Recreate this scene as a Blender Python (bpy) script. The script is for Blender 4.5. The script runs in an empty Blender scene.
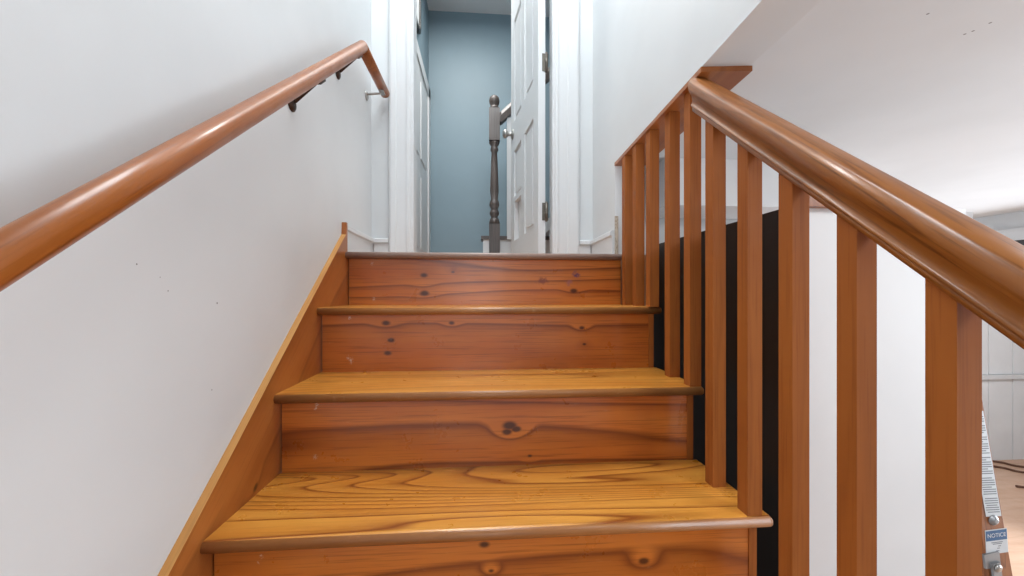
import bpy, bmesh, math, random
from mathutils import Vector, Matrix
random.seed(7)
sc = bpy.context.scene
COL = sc.collection
# ------------------------------------------------------------------ camera
cam = bpy.data.cameras.new('camera'); cam_o = bpy.data.objects.new('camera', cam); COL.objects.link(cam_o)
cam.sensor_width = 36.0; cam.lens = 383.1/1024*36
cam.shift_y = 6/1024
cam.clip_start = 0.02
cam_o.location = (.4809, -.690, .6191)
cam_o.rotation_euler = (math.pi/2, 0, -.0751)
sc.camera = cam_o
# ------------------------------------------------------------------ light
w = bpy.data.worlds.new('world'); sc.world = w; w.use_nodes = True
w.node_tree.nodes['Background'].inputs[0].default_value = (.90, .97, 1.04, 1)
w.node_tree.nodes['Background'].inputs[1].default_value = .62
def area(name, loc, target, sx, sy, power, col=(1, 1, 1)):
    l = bpy.data.lights.new(name, 'AREA'); l.shape = 'RECTANGLE'; l.size = sx; l.size_y = sy
    l.energy = power; l.color = col
    o = bpy.data.objects.new(name, l); COL.objects.link(o); o.location = loc
    d = Vector(target)-Vector(loc); o.rotation_euler = d.to_track_quat('-Z', 'Y').to_euler()
    return o
area('stairwell_ceiling_light', (.52, .15, 3.1), (.5, .15, 0), .7, 1.8, 64, (.90, .975, 1.02))
area('fill_behind_stairs', (.25, -3.3, 1.3), (.1, 0, .7), 1.0, 1.8, 13, (.88, .965, 1.04))  # added fill from behind, no known source; lifts the left wall and risers
area('hall_fill', (.25, 1.85, 3.1), (.35, 1.85, 0), .4, .8, 26, (1, .99, .96))  # unseen lamp added to brighten the hall and the open door
area('partition_fill', (1.8, -.62, 1.12), (1.78, -.5, 0), .4, .4, 9, (.93, .98, 1.02))  # added lamp under the ceiling, brightens the white partition end
area('side_room_fill', (5.2, .25, -.05), (2.0, .2, .15), 3.4, 2.1, 155, (.89, .97, 1.05))  # added panel standing mid-room, not at a window; lifts ceiling and left wall
area('far_room_fill', (5.6, 2.0, 1.1), (5.8, 2.2, -1), .8, .8, 24, (.96, .99, 1.02))  # extra lamp added to brighten the far wall and floor
sc.view_settings.view_transform = 'Standard'
sc.view_settings.look = 'None'
sc.view_settings.exposure = .27
sc.view_settings.gamma = 1
sc.view_settings.use_curve_mapping = False
# ------------------------------------------------------------------ helpers
def lin(c):
    return tuple((v/255/12.92 if v/255 <= .04045 else ((v/255+.055)/1.055)**2.4) for v in c)+(1,)
class NT:
    """small wrapper that builds node trees"""
    def __init__(s, name):
        s.m = bpy.data.materials.new(name); s.m.use_nodes = True
        s.t = s.m.node_tree; s.b = s.t.nodes['Principled BSDF']; s.L = s.t.links
    def n(s, typ, **kw):
        n = s.t.nodes.new(typ)
        for k, v in kw.items(): setattr(n, k, v)
        return n
    def put(s, sock, v):
        if isinstance(v, bpy.types.NodeSocket): s.L.new(v, sock)
        elif v is not None: sock.default_value = v
    def math(s, op, a, b=None, c=None):
        n = s.n('ShaderNodeMath', operation=op)
        for i, v in enumerate((a, b, c)): s.put(n.inputs[i], v)
        return n.outputs[0]
    def dot(s, a, v):
        n = s.n('ShaderNodeVectorMath', operation='DOT_PRODUCT'); s.put(n.inputs[0], a); n.inputs[1].default_value = v
        return n.outputs['Value']
    def comb(s, x, y, z):
        n = s.n('ShaderNodeCombineXYZ')
        for i, v in enumerate((x, y, z)): s.put(n.inputs[i], v)
        return n.outputs[0]
    def noise(s, vec, scale=1, detail=2, rough=.5, dist=0):
        n = s.n('ShaderNodeTexNoise'); s.put(n.inputs['Vector'], vec)
        n.inputs['Scale'].default_value = scale; n.inputs['Detail'].default_value = detail
        n.inputs['Roughness'].default_value = rough; n.inputs['Distortion'].default_value = dist
        return n.outputs['Fac']
    def ramp(s, fac, stops):
        n = s.n('ShaderNodeValToRGB'); s.put(n.inputs[0], fac)
        e = n.color_ramp.elements
        while len(e) < len(stops): e.new(.5)
        for el, (p, c) in zip(e, stops):
            el.position = p; el.color = c if len(c) == 4 else tuple(c)+(1,)
        return n.outputs[0]
    def mix(s, fac, a, b, mode='MIX'):
        n = s.n('ShaderNodeMix', data_type='RGBA', blend_type=mode)
        s.put(n.inputs[0], fac); s.put(n.inputs[6], a); s.put(n.inputs[7], b)
        return n.outputs[2]
    def mapr(s, v, a, b, c, d, smooth=True):
        n = s.n('ShaderNodeMapRange', interpolation_type='SMOOTHSTEP' if smooth else 'LINEAR')
        s.put(n.inputs[0], v)
        for i, k in enumerate((a, b, c, d)): n.inputs[i+1].default_value = k
        return n.outputs[0]
    def pos(s): return s.n('ShaderNodeNewGeometry').outputs['Position']
    def bump(s, h, strength=.1, dist=.002):
        n = s.n('ShaderNodeBump'); n.inputs['Strength'].default_value = strength; n.inputs['Distance'].default_value = dist
        s.put(n.inputs['Height'], h); s.L.new(n.outputs[0], s.b.inputs['Normal'])
    def done(s, col, rough=.5, metal=0, spec=None, coat=None):
        s.put(s.b.inputs['Base Color'], col); s.put(s.b.inputs['Roughness'], rough); s.b.inputs['Metallic'].default_value = metal
        if spec is not None: s.b.inputs['Specular IOR Level'].default_value = spec
        if coat is not None:
            s.b.inputs['Coat Weight'].default_value = coat; s.b.inputs['Coat Roughness'].default_value = .12
        return s.m
def unit(v): return tuple(Vector(v).normalized())

def wood(name, light, mid, dark, U=(1, 0, 0), V=(0, 1, 0), seed=0, su=.9, sv=5, B=7, A=8, contrast=1.0,
         knots=(), spots=(), stains=(), rough=.32, coat=.25, scuff=.0, fibre=.25, spec=.5, fw=.04):
    t = NT(name); P = t.pos()
    U = unit(U); V = unit(V); Wv = tuple(Vector(U).cross(Vector(V)))
    u = t.dot(P, U); v = t.dot(P, V); w_ = t.dot(P, Wv)
    big = t.noise(t.comb(t.math('MULTIPLY', u, su), t.math('MULTIPLY', v, sv), t.math('MULTIPLY_ADD', w_, sv, seed*3.17)), 1, 1.5, .45)
    fine = t.noise(t.comb(t.math('MULTIPLY', u, su*5), t.math('MULTIPLY', v, sv*6), seed*1.3), 1, 1, .4)
    h = t.math('MULTIPLY_ADD', big, B, t.math('MULTIPLY', v, A))
    h = t.math('MULTIPLY_ADD', fine, fw, h)
    kmask = None
    for (ku, kv, r) in knots:
        du = t.math('MULTIPLY', t.math('SUBTRACT', u, ku), .62); dv = t.math('SUBTRACT', v, kv)
        d = t.math('SQRT', t.math('ADD', t.math('MULTIPLY', du, du), t.math('MULTIPLY', dv, dv)))
        h = t.math('ADD', h, t.mapr(d, 0, r*4.5, .25, 0))
        k = t.mapr(t.math('MULTIPLY_ADD', fine, r*.8, d), r*.7, r*1.5, 1, 0)
        kmask = k if kmask is None else t.math('MAXIMUM', kmask, k)
    saw = t.math('FRACT', h)
    ring = t.ramp(saw, [(0, (0, 0, 0)), (.5, (.1,)*3), (.78, (.42,)*3), (.9, (1, 1, 1)), (.96, (.4,)*3), (1, (0, 0, 0))])
    fib = t.noise(t.comb(t.math('MULTIPLY', u, 6), t.math('MULTIPLY', v, 240), t.math('MULTIPLY', w_, 240)), 1, 2, .6)
    tone = t.noise(t.comb(t.math('MULTIPLY', u, 1.6), t.math('MULTIPLY', v, 9), seed+5.5), 1, 3, .6)
    base = t.mix(t.mapr(tone, .3, .7, 0, 1), light, mid)
    f = t.math('MULTIPLY', ring, contrast)
    col = t.mix(f, base, dark)
    col = t.mix(t.math('MULTIPLY', t.mapr(fib, .5, .72, 0, 1), fibre), col, dark)
    if kmask is not None:
        halo = t.math('MULTIPLY', kmask, .93)
        col = t.mix(halo, col, lin((64, 24, 8)))
    for (su_, sv_, r, c, el) in stains:
        du = t.math('MULTIPLY', t.math('SUBTRACT', u, su_), el); dv = t.math('SUBTRACT', v, sv_)
        d = t.math('SQRT', t.math('ADD', t.math('MULTIPLY', du, du), t.math('MULTIPLY', dv, dv)))
        nz = t.noise(P, 90, 3, .7)
        k = t.mapr(t.math('MULTIPLY_ADD', nz, r*2.2, d), r*1.1, r*2.0, .85, 0)
        col = t.mix(k, col, c)
    for (ku, kv, r) in spots:
        du = t.math('SUBTRACT', u, ku); dv = t.math('MULTIPLY', t.math('SUBTRACT', v, kv), .7)
        d = t.math('MULTIPLY', .62, t.math('SQRT', t.math('ADD', t.math('MULTIPLY', du, du), t.math('MULTIPLY', dv, dv))))
        nz = t.noise(P, 260, 3, .75)
        k = t.mapr(t.math('MULTIPLY_ADD', nz, r*3.2, d), r*1.35, r*2.1, .85, 0)
        col = t.mix(k, col, lin((214, 196, 176)))
    sm = t.noise(P, 14, 4, .65)
    rr = t.mapr(sm, .3, .75, rough*.9, rough*1.2)
    if scuff:
        sk = t.noise(t.comb(t.math('MULTIPLY', u, 18), t.math('MULTIPLY', v, 60), seed), 1, 4, .7)
        col = t.mix(t.math('MULTIPLY', t.mapr(sk, .62, .8, 0, 1), scuff), col, lin((226, 190, 150)))
    t.bump(fib, .06, .001)
    return t.done(col, rr, 0, spec, coat)

def paint(name, rgb, rough=.55, marks=(), var=.03, nb=.05):
    t = NT(name); P = t.pos()
    n1 = t.noise(P, 2.2, 3, .6); n2 = t.noise(P, 260, 2, .6)
    c = lin(rgb); c2 = tuple(x*(1-var*2) for x in c[:3])+(1,)
    col = t.mix(t.mapr(n1, .3, .7, 0, 1), c, c2)
    for (x, y, z, r) in marks:
        d = t.n('ShaderNodeVectorMath', operation='DISTANCE'); t.put(d.inputs[0], P); d.inputs[1].default_value = (x, y, z)
        col = t.mix(t.mapr(d.outputs['Value'], r*.6, r, .8, 0), col, lin((70, 62, 58)))
    t.bump(n2, nb, .001)
    return t.done(col, rough)
def plain(name, rgb, rough=.5, metal=0, var=.06, scale=30):
    t = NT(name); n1 = t.noise(t.pos(), scale, 3, .6)
    c = lin(rgb); c2 = tuple(x*(1-var*2) for x in c[:3])+(1,)
    return t.done(t.mix(t.mapr(n1, .3, .7, 0, 1), c, c2), rough, metal)

class MB:
    def __init__(s): s.bm = bmesh.new()
    def box(s, x0, x1, y0, y1, z0, z1, M=None, mi=0):
        vs = [s.bm.verts.new((x, y, z)) for x in (x0, x1) for y in (y0, y1) for z in (z0, z1)]
        if M is not None:
            for v in vs: v.co = M @ v.co
        for f in ((0, 1, 3, 2), (4, 6, 7, 5), (0, 4, 5, 1), (2, 3, 7, 6), (0, 2, 6, 4), (1, 5, 7, 3)):
            fc = s.bm.faces.new([vs[i] for i in f]); fc.material_index = mi
        return s
    def sweep(s, profile, path, right, up_list=None, closed=True, smooth=True, caps=True):
        """profile [(a,b)] swept along path points; a along right, b along up at each point (mitred by caller)"""
        rings = []
        for i, p in enumerate(path):
            r = right[i] if isinstance(right, list) else right
            u = up_list[i]
            rings.append([s.bm.verts.new(Vector(p)+Vector(r)*a+Vector(u)*b) for a, b in profile])
        n = len(profile)
        for k in range(len(rings)-1):
            for i in range(n if closed else n-1):
                f = s.bm.faces.new((rings[k][i], rings[k][(i+1) % n], rings[k+1][(i+1) % n], rings[k+1][i])); f.smooth = smooth
        if caps:
            s.bm.faces.new(rings[0][::-1]); s.bm.faces.new(rings[-1])
        return s
    def tube(s, pts, r, n=12, caps=True):
        pts = [Vector(p) for p in pts]
        rr = r if isinstance(r, (list, tuple)) else [r]*len(pts)
        rings = []; prev = None
        for i, p in enumerate(pts):
            d = (pts[min(i+1, len(pts)-1)]-pts[max(i-1, 0)]).normalized()
            if prev is None: a = d.orthogonal().normalized()
            else: a = (prev-d*prev.dot(d)).normalized()
            prev = a; b = d.cross(a)
            rings.append([s.bm.verts.new(p+(a*math.cos(2*math.pi*k/n)+b*math.sin(2*math.pi*k/n))*rr[i]) for k in range(n)])
        for k in range(len(rings)-1):
            for i in range(n):
                f = s.bm.faces.new((rings[k][i], rings[k][(i+1) % n], rings[k+1][(i+1) % n], rings[k+1][i])); f.smooth = True
        if caps: s.bm.faces.new(rings[0][::-1]); s.bm.faces.new(rings[-1])
        return s
    def lathe(s, prof, c, n=24, axis='Z'):
        rings = []
        for r, z in prof:
            ring = []
            for k in range(n):
                a = 2*math.pi*k/n; x, y = r*math.cos(a), r*math.sin(a)
                co = (x, y, z) if axis == 'Z' else ((z, x, y) if axis == 'X' else (x, z, y))
                ring.append(s.bm.verts.new(Vector(co)+Vector(c)))
            rings.append(ring)
        for k in range(len(rings)-1):
            for i in range(n):
                f = s.bm.faces.new((rings[k][i], rings[k][(i+1) % n], rings[k+1][(i+1) % n], rings[k+1][i])); f.smooth = True
        s.bm.faces.new(rings[0][::-1]); s.bm.faces.new(rings[-1])
        return s
    def prism(s, poly, axis, a0, a1, mi=0):
        def co(p, a): return (a, p[0], p[1]) if axis == 'X' else ((p[0], a, p[1]) if axis == 'Y' else (p[0], p[1], a))
        A = [s.bm.verts.new(co(p, a0)) for p in poly]; B = [s.bm.verts.new(co(p, a1)) for p in poly]
        n = len(poly)
        for i in range(n): s.bm.faces.new((A[i], A[(i+1) % n], B[(i+1) % n], B[i])).material_index = mi
        s.bm.faces.new(A[::-1]).material_index = mi; s.bm.faces.new(B).material_index = mi
        return s
    def bevel(s, w, seg=2, limit=math.radians(50)):
        es = [e for e in s.bm.edges if len(e.link_faces) == 2 and e.calc_face_angle(0) > limit]
        bmesh.ops.bevel(s.bm, geom=es, offset=w, segments=seg, affect='EDGES', profile=.5)
        return s
    def build(s, name, mat, parent=None):
        bmesh.ops.recalc_face_normals(s.bm, faces=s.bm.faces)
        if parent is not None:
            rt = root_loc(parent)
            bmesh.ops.translate(s.bm, verts=s.bm.verts, vec=-rt)
        me = bpy.data.meshes.new(name); s.bm.to_mesh(me); s.bm.free()
        o = bpy.data.objects.new(name, me); COL.objects.link(o)
        for m in (mat if isinstance(mat, (list, tuple)) else [mat]): me.materials.append(m)
        if parent is not None: o.parent = parent
        return o
def root_loc(o):
    v = Vector(o.location)
    while o.parent: o = o.parent; v = v+Vector(o.location)
    return v
def thing(name, label, cat, loc, group=None):
    o = bpy.data.objects.new(name, None); COL.objects.link(o); o.location = loc
    o.empty_display_size = .05
    o['label'] = label; o['category'] = cat
    if group: o['group'] = group
    return o
def struct(o):
    o['kind'] = 'structure'; return o

# ------------------------------------------------------------------ dimensions
RISE, RUN, OV = .1931, .2295, .0306
ZL = .768                      # landing level
ZF = -7*RISE                   # side room floor
ZC = 1.158                      # side room ceiling
ZT = 3.19                      # upper ceiling
XL, XR = -.016, .99            # stairwell wall faces
YP = 1.06                      # cross wall with the doorway
sl = Vector((0, RUN, RISE)).normalized()

# ------------------------------------------------------------------ materials
M = {}
M['wall'] = paint('white_wall_paint', (214, 216, 217), .5,
    marks=[(XL, .067, .602, .0022), (XL, -.1, .662, .0016), (XL, -.045, .624, .0014), (XL, -.06, .645, .001), (XL, .053, .443, .0015)])
M['wallw'] = paint('bright_white_paint', (226, 227, 228), .45)
M['ceil'] = paint('ceiling_paint', (216, 219, 221), .7,
    marks=[(1.334, -.015, ZC, .003), (1.477, .032, ZC, .003), (1.482, .022, ZC, .003), (1.486, -.002, ZC, .003)])
M['trim'] = paint('white_gloss_trim', (214, 215, 216), .3, var=.015)
M['blue'] = paint('blue_wall_paint', (128, 149, 160), .5, var=.02)
M['floor'] = wood('room_floor_wood', lin((198, 164, 140)), lin((188, 150, 124)), lin((168, 130, 106)), U=(1, 0, 0), V=(0, 1, 0), seed=40, B=3, contrast=.3, rough=.4, coat=0)
LT, MD, DK = lin((210, 146, 62)), lin((196, 124, 44)), lin((126, 62, 16))
M['tread'] = [wood('tread_pine_%d' % i, LT, MD, DK, seed=11+i*3.7, su=.42, sv=5.0, B=32 if i == 3 else 20, A=9, fw=.07, contrast=1.0 if i == 3 else .65, rough=.3, coat=.3, scuff=.18) for i in range(8)]
M['nose'] = wood('worn_nosing', lin((172, 116, 62)), lin((152, 96, 50)), lin((100, 60, 32)), seed=3, B=3, contrast=.5, rough=.4, coat=.1, scuff=.5)
M['nose_top'] = wood('worn_grey_nosing', lin((156, 132, 120)), lin((142, 116, 104)), lin((106, 82, 72)), seed=6, B=3, contrast=.4, rough=.45, coat=.05, scuff=.3)
rl, rm, rd = lin((206, 122, 48)), lin((188, 100, 34)), lin((114, 50, 12))
rk = dict(U=(1, 0, 0), V=(0, 0, 1), su=.6, sv=5, B=5, A=14, contrast=.9, rough=.3, coat=.3, scuff=.12, fibre=.5)
M['riser'] = {
 1: wood('riser_pine_a', rl, rm, rd, seed=21, knots=[(.483, .149, .008), (.496, .099, .005), (.791, .102, .008)], spots=[(.083, .148, .004), (.078, .138, .003)], **rk),
 2: wood('riser_pine_b', rl, rm, rd, seed=24, knots=[(.547, .293, .012), (.540, .276, .008), (.597, .215, .005), (.563, .283, .008)], spots=[(.082, .353, .006), (.08, .345, .005), (.079, .229, .006)], **rk),
 3: wood('riser_pine_c', rl, rm, rd, seed=27, knots=[(.189, .532, .010), (.204, .48, .008), (.194, .441, .009), (.385, .531, .007), (.789, .513, .007), (.797, .462, .006)], spots=[(.083, .549, .005), (.086, .419, .008), (.078, .428, .006)], **rk),
 4: wood('riser_pine_d', rl, rm, rd, seed=31, knots=[(.267, .688, .011), (.269, .623, .013), (.371, .699, .006), (.818, .63, .01)], spots=[(.083, .73, .006), (.09, .601, .007)],
         stains=[(.827, .69, .02, lin((58, 34, 92)), 1.0), (.80, .662, .016, lin((150, 90, 92)), .8), (.70, .668, .018, lin((120, 52, 30)), .5)], **rk),
 0: wood('riser_pine_e', rl, rm, rd, seed=35, **rk)}
M['skirt'] = wood('skirt_board_pine', lin((178, 108, 50)), lin((160, 90, 37)), lin((104, 50, 16)), U=tuple(sl), V=(0, -sl.z, sl.y), seed=51, su=.8, sv=6, B=4, A=6, contrast=.5, rough=.35, coat=.25,
                  knots=[((Vector((0, .16, .21)).dot(sl)), Vector((0, .16, .21)).dot(Vector((0, -sl.z, sl.y))), .008)], scuff=.1)
M['skirt_edge'] = wood('skirt_edge_worn', lin((206, 152, 84)), lin((186, 126, 62)), lin((140, 84, 40)), U=tuple(sl), V=(1, 0, 0), seed=55, B=3, contrast=.4, rough=.5, coat=0, scuff=.3)
bk = dict(U=(0, 0, 1), V=(1, 0, 0), su=.8, sv=14, B=4, A=20, contrast=.22, rough=.55, coat=.0, spec=.2, fibre=.3, scuff=.04)
M['bal'] = wood('baluster_wood', lin((164, 96, 41)), lin((146, 79, 30)), lin((106, 52, 18)), seed=61, **bk)
slr = Vector((0, 1, .909)).normalized()
M['rail'] = wood('handrail_wood', lin((160, 100, 45)), lin((138, 80, 33)), lin((84, 43, 16)), U=tuple(slr), V=(0, -slr.z, slr.y), seed=71, su=2.2, sv=22, B=5, A=30, contrast=.42, rough=.32, coat=.12, spec=.35, fibre=.6)
M['rail2'] = wood('wall_rail_wood', lin((166, 98, 42)), lin((146, 80, 31)), lin((94, 45, 14)), U=tuple(sl), V=(0, -sl.z, sl.y), seed=75, su=1.2, sv=14, B=5, A=16, contrast=.35, rough=.32, coat=.12, spec=.35, fibre=.4)
M['board'] = wood('header_board_wood', lin((160, 94, 44)), lin((138, 76, 32)), lin((96, 48, 20)), U=(0, 1, 0), V=(1, 0, 0), seed=78, sv=12, B=4, contrast=.35, rough=.35, coat=.2)
M['newel'] = wood('grey_stained_wood', lin((98, 86, 80)), lin((76, 70, 68)), lin((44, 40, 40)), U=(0, 0, 1), V=(1, 0, 0), seed=81, su=2, sv=40, B=4, A=40, contrast=.5, rough=.4, coat=.1)
M['black'] = NT('black_panel'); 
def _bl(t):
    P = t.pos(); n = t.noise(t.comb(t.math('MULTIPLY', t.dot(P, (0, 1, 0)), 60), t.math('MULTIPLY', t.dot(P, (0, 0, 1)), 1.5), 0), 1, 2, .5)
    return t.done(t.mix(n, lin((14, 13, 12)), lin((34, 30, 27))), .5)
M['black'] = _bl(M['black'])
M['metal'] = plain('brushed_nickel', (176, 174, 170), .3, 1.0)
M['dmetal'] = plain('dark_bronze', (62, 44, 34), .4, .8)
M['hinge'] = plain('aged_hinge_steel', (112, 106, 98), .45, .8)
M['grey'] = plain('grey_metal', (150, 152, 154), .4, .6)
M['frame'] = plain('black_frame', (18, 18, 18), .35)
M['mirror'] = plain('pale_print', (206, 212, 214), .3)
M['ladder'] = wood('ladder_wood', lin((150, 92, 48)), lin((130, 74, 36)), lin((80, 40, 18)), U=(-.2, 0, 1), V=(1, 0, .2), seed=91, su=2, sv=20, B=6, A=30, contrast=.6, rough=.5, coat=0)
M['cable'] = plain('brown_cable', (96, 62, 42), .5)
M['sticker'] = plain('sticker_white', (196, 200, 203), .4, var=.02)
M['stblue'] = plain('sticker_blue', (30, 84, 128), .4)
M['ink'] = plain('ink_grey', (120, 124, 128), .6)
M['gap'] = plain('dark_valance', (60, 60, 60), .6)
M['dirt'] = wood('broken_plaster', lin((196, 186, 170)), lin((160, 140, 118)), lin((90, 66, 48)), U=(0, 0, 1), V=(1, 0, 0), su=30, sv=60, B=5, seed=95, contrast=.7, rough=.8, coat=0)

# ------------------------------------------------------------------ setting: shell
XB = 7.9; YB = 3.42; YN = -3.6
struct(MB().box(-.3, XB, YN, YB+.1, ZF-.1, ZF).build('floor', M['floor']))
struct(MB().box(XL-.12, XL, YN, 2.95, ZF, ZT).build('wall_left', M['wall']))
# cross wall with the doorway (left piece, right piece; the head is above the picture)
x0, x1 = .158, .807
zh = ZL+2.05
struct(MB().box(XL, x0, YP, YP+.07, ZL-.25, ZT).box(x1, 2.0, YP, YP+.07, ZF, ZT).box(x0, x1, YP, YP+.07, zh, ZT).build('wall_back', M['wall']))
# right stairwell wall: full height beyond the balusters, above the side-room ceiling over the stairs
struct(MB().prism([(.76, ZF), (YP, ZF), (YP, ZT), (YN, ZT), (YN, 1.160), (-.1, 1.160), (.17, 1.1497), (.76, 1.1273)], 'X', XR, XR+.11).build('wall_right', M['wall']))
struct(MB().box(XL, XR+.11, YN, YP, ZT, ZT+.1).build('ceiling_stairwell', M['ceil']))
# side room ceiling, with its far wall
struct(MB().box(XR+.042, XB, YN, YB, ZC, ZC+.1).build('ceiling', M['ceil']))
# landing floor and hall
struct(MB().box(XL, 1.9, 3*RUN+OV+.01, 2.95, ZL-.2, ZL).build('floor_landing', M['floor']))
struct(MB().box(XL, 1.9, 2.83, 2.95, ZL, ZT).build('wall_hall_back', M['blue']))
struct(MB().box(XL, XL+.004, YP+.07, 2.83, ZL, ZT).build('wall_hall_left', M['blue']))
struct(MB().box(1.9, 2.0, YP+.07, YB, ZF, ZT).build('wall_side', M['wall']))
struct(MB().box(1.78, 1.9, YP+.07, 2.83, ZL, ZT).build('wall_hall_right', M['blue']))
struct(MB().box(XL, 1.9, YP+.07, 2.83, ZT, ZT+.1).build('ceiling_hall', M['wallw']))
# far wall of the side room: boarded white wall with chair rail
b = MB().box(XR+.11, XB, YB, YB+.1, ZF, ZC+.1)
xx = 2.0
while xx < XB:
    b.box(xx, xx+.30, YB-.012, YB, ZF, -.36); b.box(xx, xx+.30, YB-.012, YB, -.33, ZC); xx += .318
struct(b.build('wall_far', M['wallw']))
struct(MB().box(XR+.11, XB, YB-.045, YB-.012, -.385, -.335).bevel(.006).build('trim_chair_rail', M['trim']))
struct(MB().box(XR+.11, XB, YN-.1, YN, ZF, ZC+.1).build('wall_light_block', M['wall']))  # unseen end wall, added to keep world light off the baluster fronts
struct(MB().box(XB, XB+.1, YN-.1, -1.6, ZF, ZC+.1).box(XB, XB+.1, 2.2, YB+.1, ZF, ZC+.1).box(XB, XB+.1, -1.6, 2.2, ZF, -.6).box(XB, XB+.1, -1.6, 2.2, .95, ZC+.1).build('wall_room_right', M['wall']))
b = MB().box(XB-.02, XB+.02, -1.68, -1.58, -.68, 1.03).box(XB-.02, XB+.02, 2.18, 2.28, -.68, 1.03).box(XB-.02, XB+.02, -1.58, 2.18, -.68, -.58).box(XB-.02, XB+.02, -1.58, 2.18, .93, 1.03)
for yy in (-.35, .95): b.box(XB, XB+.05, yy-.03, yy+.03, -.58, .93)
struct(b.build('window_1', M['trim']))
# boxed-in ceiling runs in the side room
struct(MB().box(1.2, 1.95, .77, 1.02, .97, ZC).build('ceiling_soffit', M['wallw']))
b = MB().box(3.98, 4.5, YN, 3.2, .97, ZC).box(3.95, 4.5, YN, 3.2, .97, 1.05)
struct(b.build('ceiling_bulkhead', M['wall']))
struct(MB().box(3.96, 4.5, YN, 3.2, .925, .97).build('trim_bulkhead', M['gap']))
# low partition beside the stairs: black side, white end, wooden strip
pt = struct(MB().box(1.125, 1.50, .047, .75, ZF, .80).build('wall_partition', M['wallw']))
MB().box(1.112, 1.125, .044, .75, ZF, .80).build('black_panel', M['black'], pt)
MB().box(1.112, 1.215, .030, .047, .795, .826).bevel(.002).build('wood_strip', M['board'], pt)

# door casings, jambs, baseboards
def casing(xa, xb, inner, name):
    b = MB()
    s_ = 1 if inner == xb else -1
    wd = xb-xa
    prof = [(0, 0), (0, .010), (.006, .014), (.018, .014), (.022, .010), (.060, .012), (.066, .018), (wd-.012, .020), (wd-.004, .017), (wd, .010), (wd, 0)]
    if s_ > 0: poly = [(xb-a, YP-d) for a, d in prof]
    else: poly = [(xa+a, YP-d) for a, d in prof]
    b.prism(poly, 'Z', ZL, zh+.09)
    return struct(b.build(name, M['trim']))
casing(.061, x0, x0, 'trim_1'); casing(x1, .924, x1, 'trim_2')
struct(MB().box(x0-.001, x0+.012, YP-.004, YP+.074, ZL, zh).build('trim_3', M['trim']))
struct(MB().box(x1-.008, x1+.001, YP-.004, YP+.074, ZL, zh).build('trim_4', M['trim']))
def base_prof(t0, h): return [(0, 0), (t0*.7, 0), (t0*.7, h-.024), (t0*1.3, h-.020), (t0*1.3, h-.006), (t0*.6, h), (0, h)]
bh = .100
struct(MB().prism([(XL+a, ZL+z) for a, z in base_prof(.013, bh)], 'Y', .712, YP).build('baseboard_left', M['trim']))
struct(MB().prism([(YP-a, ZL+z) for a, z in base_prof(.013, bh)], 'X', XL+.013, .061).build('baseboard_back_left', M['trim']))
struct(MB().prism([(YP-a, ZL+z) for a, z in base_prof(.013, bh)], 'X', .924, XR-.013).build('baseboard_back_right', M['trim']))
struct(MB().prism([(XR-a, ZL+z) for a, z in base_prof(.013, bh)], 'Y', .765, YP).build('baseboard_right', M['trim']))
struct(MB().box(XR-.004, XR+.008, .744, .752, ZL, ZL+.15).build('trim_wall_corner', M['dirt']))
# hall side doorway: white casing and door on the left hall wall
XH = XL+.004
b = MB()
b.box(XH, XH+.018, 2.72, 2.815, ZL, 2.45)
b.box(XH, XH+.018, 1.75, 2.815, 2.36, 2.45)
b.box(XH, XH+.018, 1.75, 1.845, ZL, 2.45)
struct(b.bevel(.004).build('trim_5', M['trim']))
b = MB().box(XH, XH+.008, 1.845, 2.72, ZL, 2.36)
for za, zb in ((ZL+.2, ZL+.75), (ZL+.9, ZL+1.5)):
    for ya, yb in ((1.95, 2.24), (2.33, 2.62)): b.box(XH+.008, XH+.014, ya, yb, za, zb)
struct(b.bevel(.003).build('door_2', M['trim']))

# ------------------------------------------------------------------ open six-panel door
hx, hy = .776, 1.118                                  # right-hand near corner of the leaf
dirv = Vector((.659-.741, 1.76-1.12, 0)).normalized()
nv = Vector((-dirv.y, dirv.x, 0))                     # towards the left face
MD_ = Matrix(((dirv.x, nv.x, 0, hx), (dirv.y, nv.y, 0, hy), (0, 0, 1, ZL+.008), (0, 0, 0, 1)))
DW, DT, DH = .645, .035, 2.02
b = MB()
st = .095
rows = [(.17, .72), (.90, 1.52), (1.64, 1.90)]
cols = [(st, DW/2-.04), (DW/2+.04, DW-st)]
for a, c_ in ((0, st), (DW/2-.04, DW/2+.04), (DW-st, DW)): b.box(a, c_, 0, DT, 0, DH, MD_)
zz = 0
for za, zb in rows+[(DH, DH)]:
    for a, c_ in cols: b.box(a, c_, 0, DT, zz, za, MD_)
    zz = zb
door = struct(b.build('door_1', M['trim']))
for ri, (za, zb) in enumerate(rows):
    for ci, (a, c_) in enumerate(cols):
        p = MB()
        if ri == 0 and ci == 1:
            # far lower panel is split by a rail: small sunken opening low down
            p.box(a, c_, .012, .022, .42, zb, MD_).box(a, c_, .001, .006, za, .46, MD_).box(a, c_, .010, DT-.001, .41, .44, MD_)
            p.box(a+.016, c_-.016, .022, .030, .46, zb-.03, MD_)
        else:
            p.box(a, c_, .010, .024, za, zb, MD_)
            p.box(a+.028, c_-.028, .024, .032, za+.028, zb-.028, MD_)
            p.bevel(.006, 1)
        p.build('door_panel', M['trim'], door)
kn = MB()
kp = MD_ @ Vector((DW-.055, DT, .84))
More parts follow.
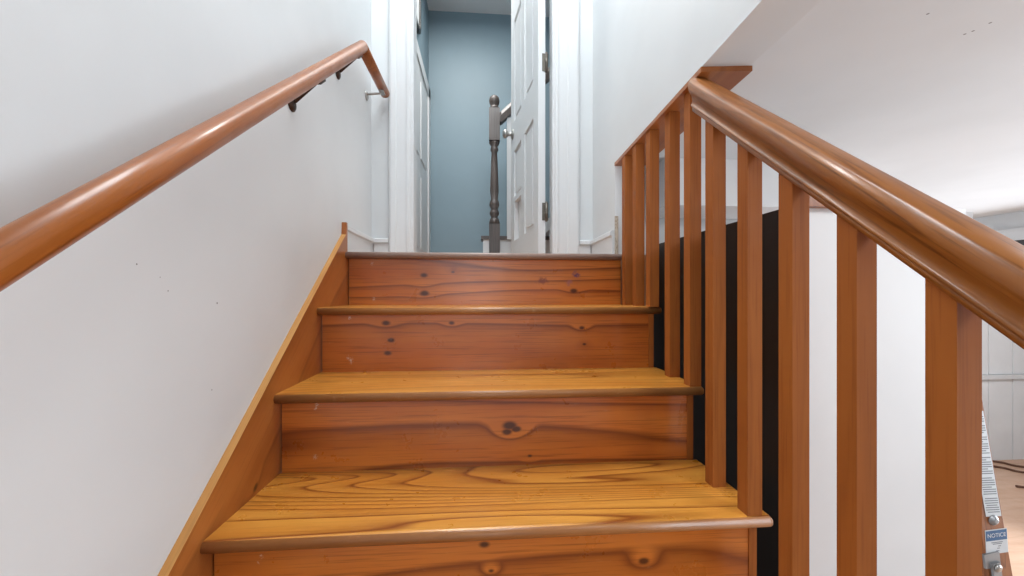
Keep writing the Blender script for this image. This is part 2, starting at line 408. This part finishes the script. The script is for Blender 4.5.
def lathe_dir(mb, prof, c, d, n=20):
    q = Vector((0, 0, 1)).rotation_difference(Vector(d))
    rings = []
    for r, z in prof:
        rings.append([mb.bm.verts.new(Vector(c)+q @ Vector((r*math.cos(2*math.pi*k/n), r*math.sin(2*math.pi*k/n), z))) for k in range(n)])
    for k in range(len(rings)-1):
        for i in range(n):
            mb.bm.faces.new((rings[k][i], rings[k][(i+1) % n], rings[k+1][(i+1) % n], rings[k+1][i])).smooth = True
    mb.bm.faces.new(rings[0][::-1]); mb.bm.faces.new(rings[-1])
    return mb
lathe_dir(kn, [(.03, 0), (.03, .004), (.024, .009), (.011, .012), (.010, .03), (.02, .036), (.0265, .046), (.0265, .054), (.02, .063), (.006, .066)], kp, nv)
kn.build('door_knob', M['metal'], door)['label'] = 'brushed metal round door knob'
for zc in (.235, .945, 1.695):
    h = MB()
    h.box(-.0025, 0, .0, .016, zc-.042, zc+.042, MD_)
    h.box(-.003, .0, -.014, .0, zc-.042, zc+.042, MD_)
    c0 = MD_ @ Vector((-.004, -.004, zc-.047)); c1 = MD_ @ Vector((-.004, -.004, zc+.047))
    h.tube([c0, c1], .006, 10)
    h.build('hinge', M['hinge'], door)

# ------------------------------------------------------------------ staircase
stair = thing('staircase', 'varnished knotty pine staircase rising between the white wall and the balusters', 'staircase', (.51, -1.5, ZF))
TT = .0225
def tread_mesh(k, xend, seedmat):
    y0 = (k-1)*RUN; y1 = y0+RUN+OV; z = k*RISE
    r = TT/2
    prof = []
    for i in range(9):
        a = math.pi/2+math.pi*i/8
        prof.append((y0+r+r*math.cos(a), z-r+r*math.sin(a)))
    b = MB()
    # rounded right-hand end: profile tapers in the last steps
    xs = [0.0, xend-r]
    poly = prof+[(y1, z-TT), (y1, z)]
    b.prism(poly, 'X', .0, xend-r*.6)
    # rounded end cap
    n = len(poly)
    prev = None
    rings = []
    for j in range(5):
        a = math.pi/2*j/4
        xx_ = xend-r*.6+r*.6*math.sin(a); sc_ = math.cos(a)
        ring = []
        for (y, zz_) in poly:
            yc = max(y, y0+r*.6*(1-sc_)) if y < y0+r else y
            ring.append((xx_, yc, z-r+(zz_-(z-r))*max(.35, sc_)))
        rings.append([b.bm.verts.new(p) for p in ring])
    for j in range(4):
        for i in range(n):
            b.bm.faces.new((rings[j][i], rings[j][(i+1) % n], rings[j+1][(i+1) % n], rings[j+1][i])).smooth = True
    b.bm.faces.new(rings[-1])
    for f in b.bm.faces:
        c = f.calc_center_median()
        nrm = f.normal
        f.normal_update()
        if c.y < y0+r*.7 and abs(f.normal.x) < .6 and len(f.verts) == 4: f.material_index = 1; f.smooth = True
    return b
for k in range(-6, 4):
    m = M['tread'][{1: 3, 2: 1, 3: 2}.get(k, 0)]
    tread_mesh(k, 1.035, m).build('tread', [m, M['nose']], stair)
for k in range(-6, 5):
    y = (k-1)*RUN+OV
    z0 = (k-1)*RISE; z1 = (k*RISE if k < 4 else ZL)-TT
    xe = 1.004 if k < 4 else .998
    MB().box(.003, xe, y, y+.018, z0, z1).build('riser', M['riser'].get(k, M['riser'][0]), stair)
    if k < 4: MB().box(xe, xe+.016, y-.002, y+.018, z0, z1).bevel(.002).build('riser_end_strip', M['bal'], stair)
# landing nosing
b = MB(); r = TT/2; y0 = 3*RUN; prof = []
for i in range(9):
    a = math.pi/2+math.pi*i/8
    prof.append((y0+r+r*math.cos(a), ZL-r+r*math.sin(a)))
b.prism(prof+[(y0+.05, ZL-TT), (y0+.05, ZL)], 'X', 0, .998)
for f in b.bm.faces: f.smooth = len(f.verts) == 4
b.build('landing_nosing', M['nose_top'], stair)['label'] = 'worn grey-brown nosing at the landing edge'
# skirt board: inner face X=0, outer at the wall
pts = [(-.022, .226), (.358, .540), (.659, .793)]
zb = lambda y: .226+(y+.022)*(.793-.226)/.681
ylo = -1.75
poly = [(.735, ZL-.2), (.735, ZL), (.712, ZL), (.712, .872), (.701, .872), (.697, zb(.697)+.004), (.40, zb(.40)+.003), (.10, zb(.10)-.002), (ylo, zb(ylo)), (ylo, zb(ylo)-.42), (.60, ZL-.4)]
b = MB().prism(poly, 'X', XL, 0)
for f in b.bm.faces:
    f.normal_update()
    if abs(f.normal.x) < .3 and f.normal.z > .3: f.material_index = 1
b.build('skirt_board', [M['skirt'], M['skirt_edge']], stair)

# ------------------------------------------------------------------ balustrade
bal = thing('balustrade', 'brown wooden balustrade with ten square balusters under a sloping moulded handrail', 'balustrade', (1.0, -.1, 0))
RY0, RZ0, RSL = .0, .8895, .868
def rail_z(y): return RZ0+(y-RY0)*RSL
half = [(.0185, 0), (.0190, .006), (.0180, .0068), (.0215, .0080), (.0226, .0102), (.0212, .0125), (.0185, .0138), (.0180, .019), (.0200, .026), (.0246, .032), (.0288, .039), (.0298, .046), (.0272, .053), (.0212, .059), (.0110, .0622), (0, .0628)]
prof = half+[(-a, h) for a, h in half[-2::-1]]
slope = math.atan(RSL); upv = Vector((0, 0, 1))
cs = math.cos(slope)
pr = [(a, h/cs) for a, h in prof]
b = MB()
ya, yb = -.75, .195
path = [Vector((1.0, y, rail_z(y))) for y in (yb, ya)]
b.sweep(pr, path, Vector((1, 0, 0)), [upv, upv])
bmesh.ops.bisect_plane(b.bm, geom=b.bm.verts[:]+b.bm.edges[:]+b.bm.faces[:], plane_co=(0, .2, 1.1495-.0135), plane_no=(0, .038, 1), clear_outer=True)
bmesh.ops.holes_fill(b.bm, edges=[e for e in b.bm.edges if e.is_boundary])
b.build('handrail', M['rail'], bal)
bd = [(.655, .990), (.56, .992), (.455, .993), (.345, 1.001), (.238, 1.0), (.117, .985), (.008, .986), (-.1, .985), (-.208, .985), (-.318, .985)]
bot = [3, 3, 3, 2, 2, 1, 1, 0, 0, -1]
BWID = .0295
def header_z(y): return 1.1495+(y-.17)*(-.038) - .0125
for (y, x), k in zip(bd, bot):
    zt = rail_z(y) if y < .2 else header_z(y)
    z0 = k*RISE
    b = MB()
    yy = y+BWID
    zt2 = rail_z(yy) if y < .2 else header_z(yy)
    vs = [b.bm.verts.new(p) for p in ((x, y, z0), (x+BWID, y, z0), (x+BWID, yy, z0), (x, yy, z0), (x, y, zt), (x+BWID, y, zt), (x+BWID, yy, zt2), (x, yy, zt2))]
    for f in ((0, 3, 2, 1), (4, 5, 6, 7), (0, 1, 5, 4), (1, 2, 6, 5), (2, 3, 7, 6), (3, 0, 4, 7)): b.bm.faces.new([vs[i] for i in f])
    b.bevel(.0015, 1).build('baluster', M['bal'], bal)
# header board under the edge of the right-hand wall
hb = thing('header_board', 'flat brown board along the bottom edge of the white wall above the balusters', 'board', (1.05, .45, 1.13))
b = MB()
def hz(y): return 1.1495+(y-.17)*(-.038)
bx0, bx1 = .988, 1.105
A = [(bx0, .168), (bx1, .156), (bx1, .76), (bx0, .76)]
v0 = [b.bm.verts.new((x, y, hz(y))) for x, y in A]; v1 = [b.bm.verts.new((x, y, hz(y)-.012)) for x, y in A]
b.bm.faces.new(v0); b.bm.faces.new(v1[::-1])
for i in range(4): b.bm.faces.new((v0[i], v1[i], v1[(i+1) % 4], v0[(i+1) % 4]))
b.bevel(.0015, 1).build('board', M['board'], hb)

# ------------------------------------------------------------------ wall handrail on the left
wr = thing('wall_handrail', 'round brown wooden handrail sloping up the left white wall', 'handrail', (.05, .3, 1.0))
XRc = .05
def lz(y): return .650+(y+.314)*.828
yt = .715; zt = lz(yt)
R_ = .0198
n = 28
sdir = Vector((0, 1, .828)).normalized(); fdir = Vector((0, 1, 0))
def ring_prof(): return [(R_*math.cos(2*math.pi*i/n), R_*math.sin(2*math.pi*i/n)) for i in range(n)]
up1 = Vector((0, -sdir.z, sdir.y)); mit = (sdir+fdir).normalized(); upm = Vector((0, -mit.z, mit.y))
k = 1/upm.dot(up1)
b = MB().sweep(ring_prof(), [Vector((XRc, -1.15, lz(-1.15))), Vector((XRc, yt, zt))], Vector((1, 0, 0)), [up1, upm*k])
b.build('rail', M['rail2'], wr)
b = MB().sweep(ring_prof(), [Vector((XRc, yt, zt)), Vector((XRc, 1.035, zt))], Vector((1, 0, 0)), [upm*k, Vector((0, 0, 1))])
b.build('level_end', M['rail2'], wr)
def bracket(y, z, m, steep):
    b = MB(); dz = .052 if steep else .012
    zc = z-R_/(.77 if steep else 1)
    b.tube([(XL+.003, y, zc-dz), (XL+.010, y, zc-dz+.002), (XRc-.010, y, zc-.006), (XRc, y, zc+.004)], .0048, 10)
    u = sdir if steep else fdir
    o = b.build('bracket', m, wr)
    p = MB()
    lathe_dir(p, [(.019, 0), (.019, .003), (.014, .007), (.006, .009)], (XL, y, zc-dz-.006), (1, 0, 0))
    p.build('wall_plate', m, o)
    s_ = MB()
    up = Vector((0, -u.z, u.y)); c = Vector((XRc, y, z))
    Ms = Matrix.Translation(c) @ Matrix(((1, 0, 0, 0), (0, u.y, up.y, 0), (0, u.z, up.z, 0), (0, 0, 0, 1)))
    s_.box(-.009, .009, -.022, .022, -R_-.003, -R_+.002, Ms)
    s_.build('saddle', m, o)
bracket(.345, lz(.345), M['dmetal'], True); bracket(.66, lz(.66), M['dmetal'], True); bracket(.985, zt, M['metal'], False)

# ------------------------------------------------------------------ hall: newel post, rail, curb, framed picture
nx, ny = .565, 2.2
nw = thing('hall_balustrade', 'dark grey turned newel post with rail in the blue hallway', 'balustrade', (nx, ny, ZL))
s = .0075
b = MB()
zpx = lambda py: .6191+(294-py)*s
b.box(nx-.040, nx+.040, ny-.040, ny+.040, zpx(141), zpx(109)).box(nx-.040, nx+.040, ny-.040, ny+.040, ZL, zpx(224))
b.bevel(.006, 2)
b.lathe([(.036, zpx(224)), (.040, zpx(222)), (.034, zpx(219)), (.024, zpx(217)), (.036, zpx(214)), (.036, zpx(212)), (.026, zpx(209)), (.038, zpx(205)), (.036, zpx(202)), (.026, zpx(199)), (.033, zpx(190)), (.026, zpx(165)), (.021, zpx(152)), (.030, zpx(150)), (.030, zpx(148)), (.024, zpx(146)), (.038, zpx(143)), (.038, zpx(141))], (nx, ny, 0))
npo = b.build('newel_post', M['newel'], nw)
b = MB().lathe([(.038, zpx(109)), (.040, zpx(107.5)), (.030, zpx(106)), (.026, zpx(105)), (.036, zpx(103)), (.040, zpx(100)), (.036, zpx(97)), (.022, zpx(95.2)), (.004, zpx(94.7))], (nx, ny, 0))
b.build('ball_cap', M['newel'], npo)
b = MB()
u = Vector((1, 0, .95)).normalized(); up = Vector((-u.z, 0, u.x))
b.sweep([(-.03, -.03), (.03, -.03), (.034, .01), (.02, .034), (-.02, .034), (-.034, .01)], [Vector((nx+.03, ny, zpx(120))), Vector((nx+.03, ny, zpx(120)))+u*.9], Vector((0, 1, 0)), [up, up], smooth=False)
b.build('handrail', M['newel'], nw)
for i in range(4):
    xb_ = nx+.095+i*.12
    MB().box(xb_, xb_+.036, ny-.018, ny+.018, 1.03, zpx(120)-.04+(xb_-nx-.03)*.95).build('baluster', M['trim'], nw)
cb = MB().box(nx-.085, nx+.62, ny+.0, ny+.10, ZL, 1.03).build('curb', M['trim'], nw)
MB().box(nx-.10, nx+.63, ny-.015, ny+.12, 1.03, 1.055).bevel(.006).build('curb_cap', M['newel'], cb)
fr = thing('framed_picture', 'black framed picture with rounded corners on the left blue hall wall', 'picture', (XH, 2.22, 2.5))
def rrect(y0_, y1_, z0_, z1_, rad, n=8):
    pts_ = []
    for cy, cz, a0 in ((y1_-rad, z1_-rad, 0), (y0_+rad, z1_-rad, 90), (y0_+rad, z0_+rad, 180), (y1_-rad, z0_+rad, 270)):
        for i in range(n+1):
            a = math.radians(a0+90*i/n); pts_.append((cy+rad*math.cos(a), cz+rad*math.sin(a)))
    return pts_
out = rrect(2.01, 2.28, 2.56, 2.98, .09); inn = rrect(2.04, 2.25, 2.59, 2.95, .065)
b = MB(); bm = b.bm
ring = [[bm.verts.new((XH+d, y, z)) for y, z in L] for L, d in ((out, 0), (out, .022), (inn, .022), (inn, .004))]
N_ = len(out)
for a in range(3):
    for i in range(N_): bm.faces.new((ring[a][i], ring[a][(i+1) % N_], ring[a+1][(i+1) % N_], ring[a+1][i]))
b.build('frame', M['frame'], fr)
MB().prism(inn, 'X', XH, XH+.008).build('print', M['mirror'], fr)

# ------------------------------------------------------------------ side room things: ladder, cable, ceiling box
ld = thing('stepladder', 'wooden stepladder with white instruction label and notice sticker behind the balusters', 'stepladder', (2.2, .65, ZF))
LYn = .45
def xr_(z): return 2.123-(z-.238)*.190       # right edge of the front rail
zt_ = .60
RW = .085
def railpoly(off): return [(xr_(ZF)-RW-off, ZF), (xr_(ZF)-off, ZF), (xr_(zt_)-off, zt_), (xr_(zt_)-RW-off, zt_)]
fronts = []
for y in (LYn, LYn+.42):
    fronts.append(MB().prism(railpoly(0), 'Y', y, y+.022).bevel(.003, 1).build('side_rail', M['ladder'], ld))
    xe = xr_(zt_)-RW*.6
    MB().prism([(xe-.04-.45, ZF), (xe-.45, ZF), (xe+.02, zt_-.02), (xe-.02, zt_-.02)], 'Y', y+.024, y+.044).bevel(.002, 1).build('rear_rail', M['ladder'], ld)
for i in range(1, 7):
    z = ZF+i*.285
    MB().box(xr_(z)-RW, xr_(z), LYn+.022, LYn+.42, z-.02, z).bevel(.003, 1).build('step', M['ladder'], ld)
MB().box(xr_(zt_)-RW-.06, xr_(zt_)+.02, LYn-.01, LYn+.452, zt_, zt_+.022).bevel(.004, 1).build('top_cap', M['ladder'], ld)
# instruction label: white strip with printed lines
ya_ = LYn-.0012
def ptl(px, z): return xr_(z)-px
def strip(name, z0_, z1_, a0, a1, m, y=ya_, par=None, th=.0008):
    return MB().prism([(xr_(z0_)-a1, z0_), (xr_(z0_)-a0, z0_), (xr_(z1_)-a0, z1_), (xr_(z1_)-a1, z1_)], 'Y', y, y+th).build(name, m, par or fronts[0])
lab = strip('instruction_label', -.113, .235, .004, .060, M['sticker'])
b = MB(); z = .215; i = 0
while z > -.105:
    hgt = .0032
    if i % 9 != 8:
        a1 = .056-random.random()*.006*(i % 3 == 0); a0 = .008+(random.random()*.02 if i % 4 == 3 else 0)
        b.prism([(xr_(z)-a1, z), (xr_(z)-a0, z), (xr_(z+hgt)-a0, z+hgt), (xr_(z+hgt)-a1, z+hgt)], 'Y', ya_-.0005, ya_-.0001)
    z -= .0075; i += 1
pl = b.build('printed_lines', M['ink'], fronts[0])
bo = MB(); lathe_dir(bo, [(.017, 0), (.017, .003), (.012, .005), (.011, .008), (.006, .010)], (2.156, LYn, -.125), (0, -1, 0)); bo.build('bolt', M['grey'], fronts[0])
def rotM(px, pz, ang): return Matrix.Translation((px, 0, pz)) @ Matrix.Rotation(ang, 4, 'Y')
Ms = rotM(2.168, -.196, math.radians(-4))
MB().box(-.040, .040, ya_, ya_+.0009, -.040, .040, Ms).build('notice_sticker', M['sticker'], fronts[0])
MB().box(-.038, .038, ya_-.0005, ya_, .004, .037, Ms).build('blue_band', M['stblue'], fronts[0])
def text(body, size, cx, cz, y, mat, name, Mx, par):
    cu = bpy.data.curves.new(name, 'FONT'); cu.body = body; cu.size = size; cu.align_x = 'CENTER'; cu.align_y = 'CENTER'; cu.extrude = .0002
    to = bpy.data.objects.new(name, cu); COL.objects.link(to)
    bpy.context.view_layer.update()
    me = bpy.data.meshes.new_from_object(to.evaluated_get(bpy.context.evaluated_depsgraph_get()))
    bpy.data.objects.remove(to)
    rt = root_loc(par)
    for v in me.vertices:
        v.co = Mx @ Vector((v.co.x+cx, y-.0003-v.co.z, v.co.y+cz)) - rt
    me.materials.clear(); me.materials.append(mat)
    o = bpy.data.objects.new(name, me); COL.objects.link(o); o.parent = par
    return o
text('NOTICE', .0185, 0, .0205, ya_-.0005, M['sticker'], 'notice_lettering', Ms, fronts[0])
b = MB()
for zz_, a0, a1 in ((-.004, -.02, .022), (-.009, -.015, .018), (-.017, .004, .014), (-.024, .0, .010), (-.032, -.004, .008)): b.box(a0, a1, ya_-.0004, ya_, zz_, zz_+.0025, Ms)
b.build('sticker_print', M['ink'], fronts[0])
# spreader bracket
b = MB(); Mb = rotM(2.157, -.275, math.radians(-8))
b.box(-.035, .020, LYn-.006, LYn, -.002, .045, Mb).box(-.018, .012, LYn-.012, LYn-.006, -.16, .015, Mb)
b.bevel(.003, 2).build('spreader_bracket', M['grey'], fronts[0])
lathe_dir(MB(), [(.012, 0), (.012, .004), (.006, .007)], (2.155, LYn-.012, -.275), (0, -1, 0)).build('rivet', M['metal'], fronts[0])
cp = [(5.9, 3.36), (6.2, 3.27), (6.33, 3.20), (6.36, 3.12), (6.5, 3.04), (6.8, 2.95), (7.2, 2.98)]
cb = MB()
def smooth_path(P, n=6):
    out_ = []
    for i in range(len(P)-1):
        p0 = Vector(P[max(i-1, 0)]); p1 = Vector(P[i]); p2 = Vector(P[i+1]); p3 = Vector(P[min(i+2, len(P)-1)])
        for j in range(n):
            t_ = j/n
            out_.append(.5*((2*p1)+(p2-p0)*t_+(2*p0-5*p1+4*p2-p3)*t_*t_+(3*p1-p0-3*p2+p3)*t_**3))
    out_.append(Vector(P[-1])); return out_
for off in (0, .14):
    cb.tube([(p.x+off*1.2, p.y+off*.9, ZF+.012) for p in smooth_path([Vector((a, c_, 0)) for a, c_ in cp])], .012, 8)
cb.tube([(p.x, p.y, ZF+.012) for p in smooth_path([Vector((5.9, 2.82, 0)), Vector((6.1, 2.74, 0)), Vector((6.5, 2.70, 0)), Vector((6.78, 2.9, 0)), Vector((6.8, 2.95, 0))])], .012, 8)
co = cb.build('cable', M['cable']); co['label'] = 'loose brown cable lying on the tan side room floor'; co['category'] = 'cable'
sd = thing('ceiling_fixture', 'small white box fixture on the grey ceiling just above the handrail', 'ceiling fixture', (3.6, 1.66, ZC))
MB().box(3.55, 3.70, 1.60, 1.72, ZC-.045, ZC).bevel(.008).build('housing', M['trim'], sd)
MB().box(3.53, 3.60, 1.62, 1.70, ZC-.03, ZC-.001).bevel(.006).build('cover', M['trim'], sd)
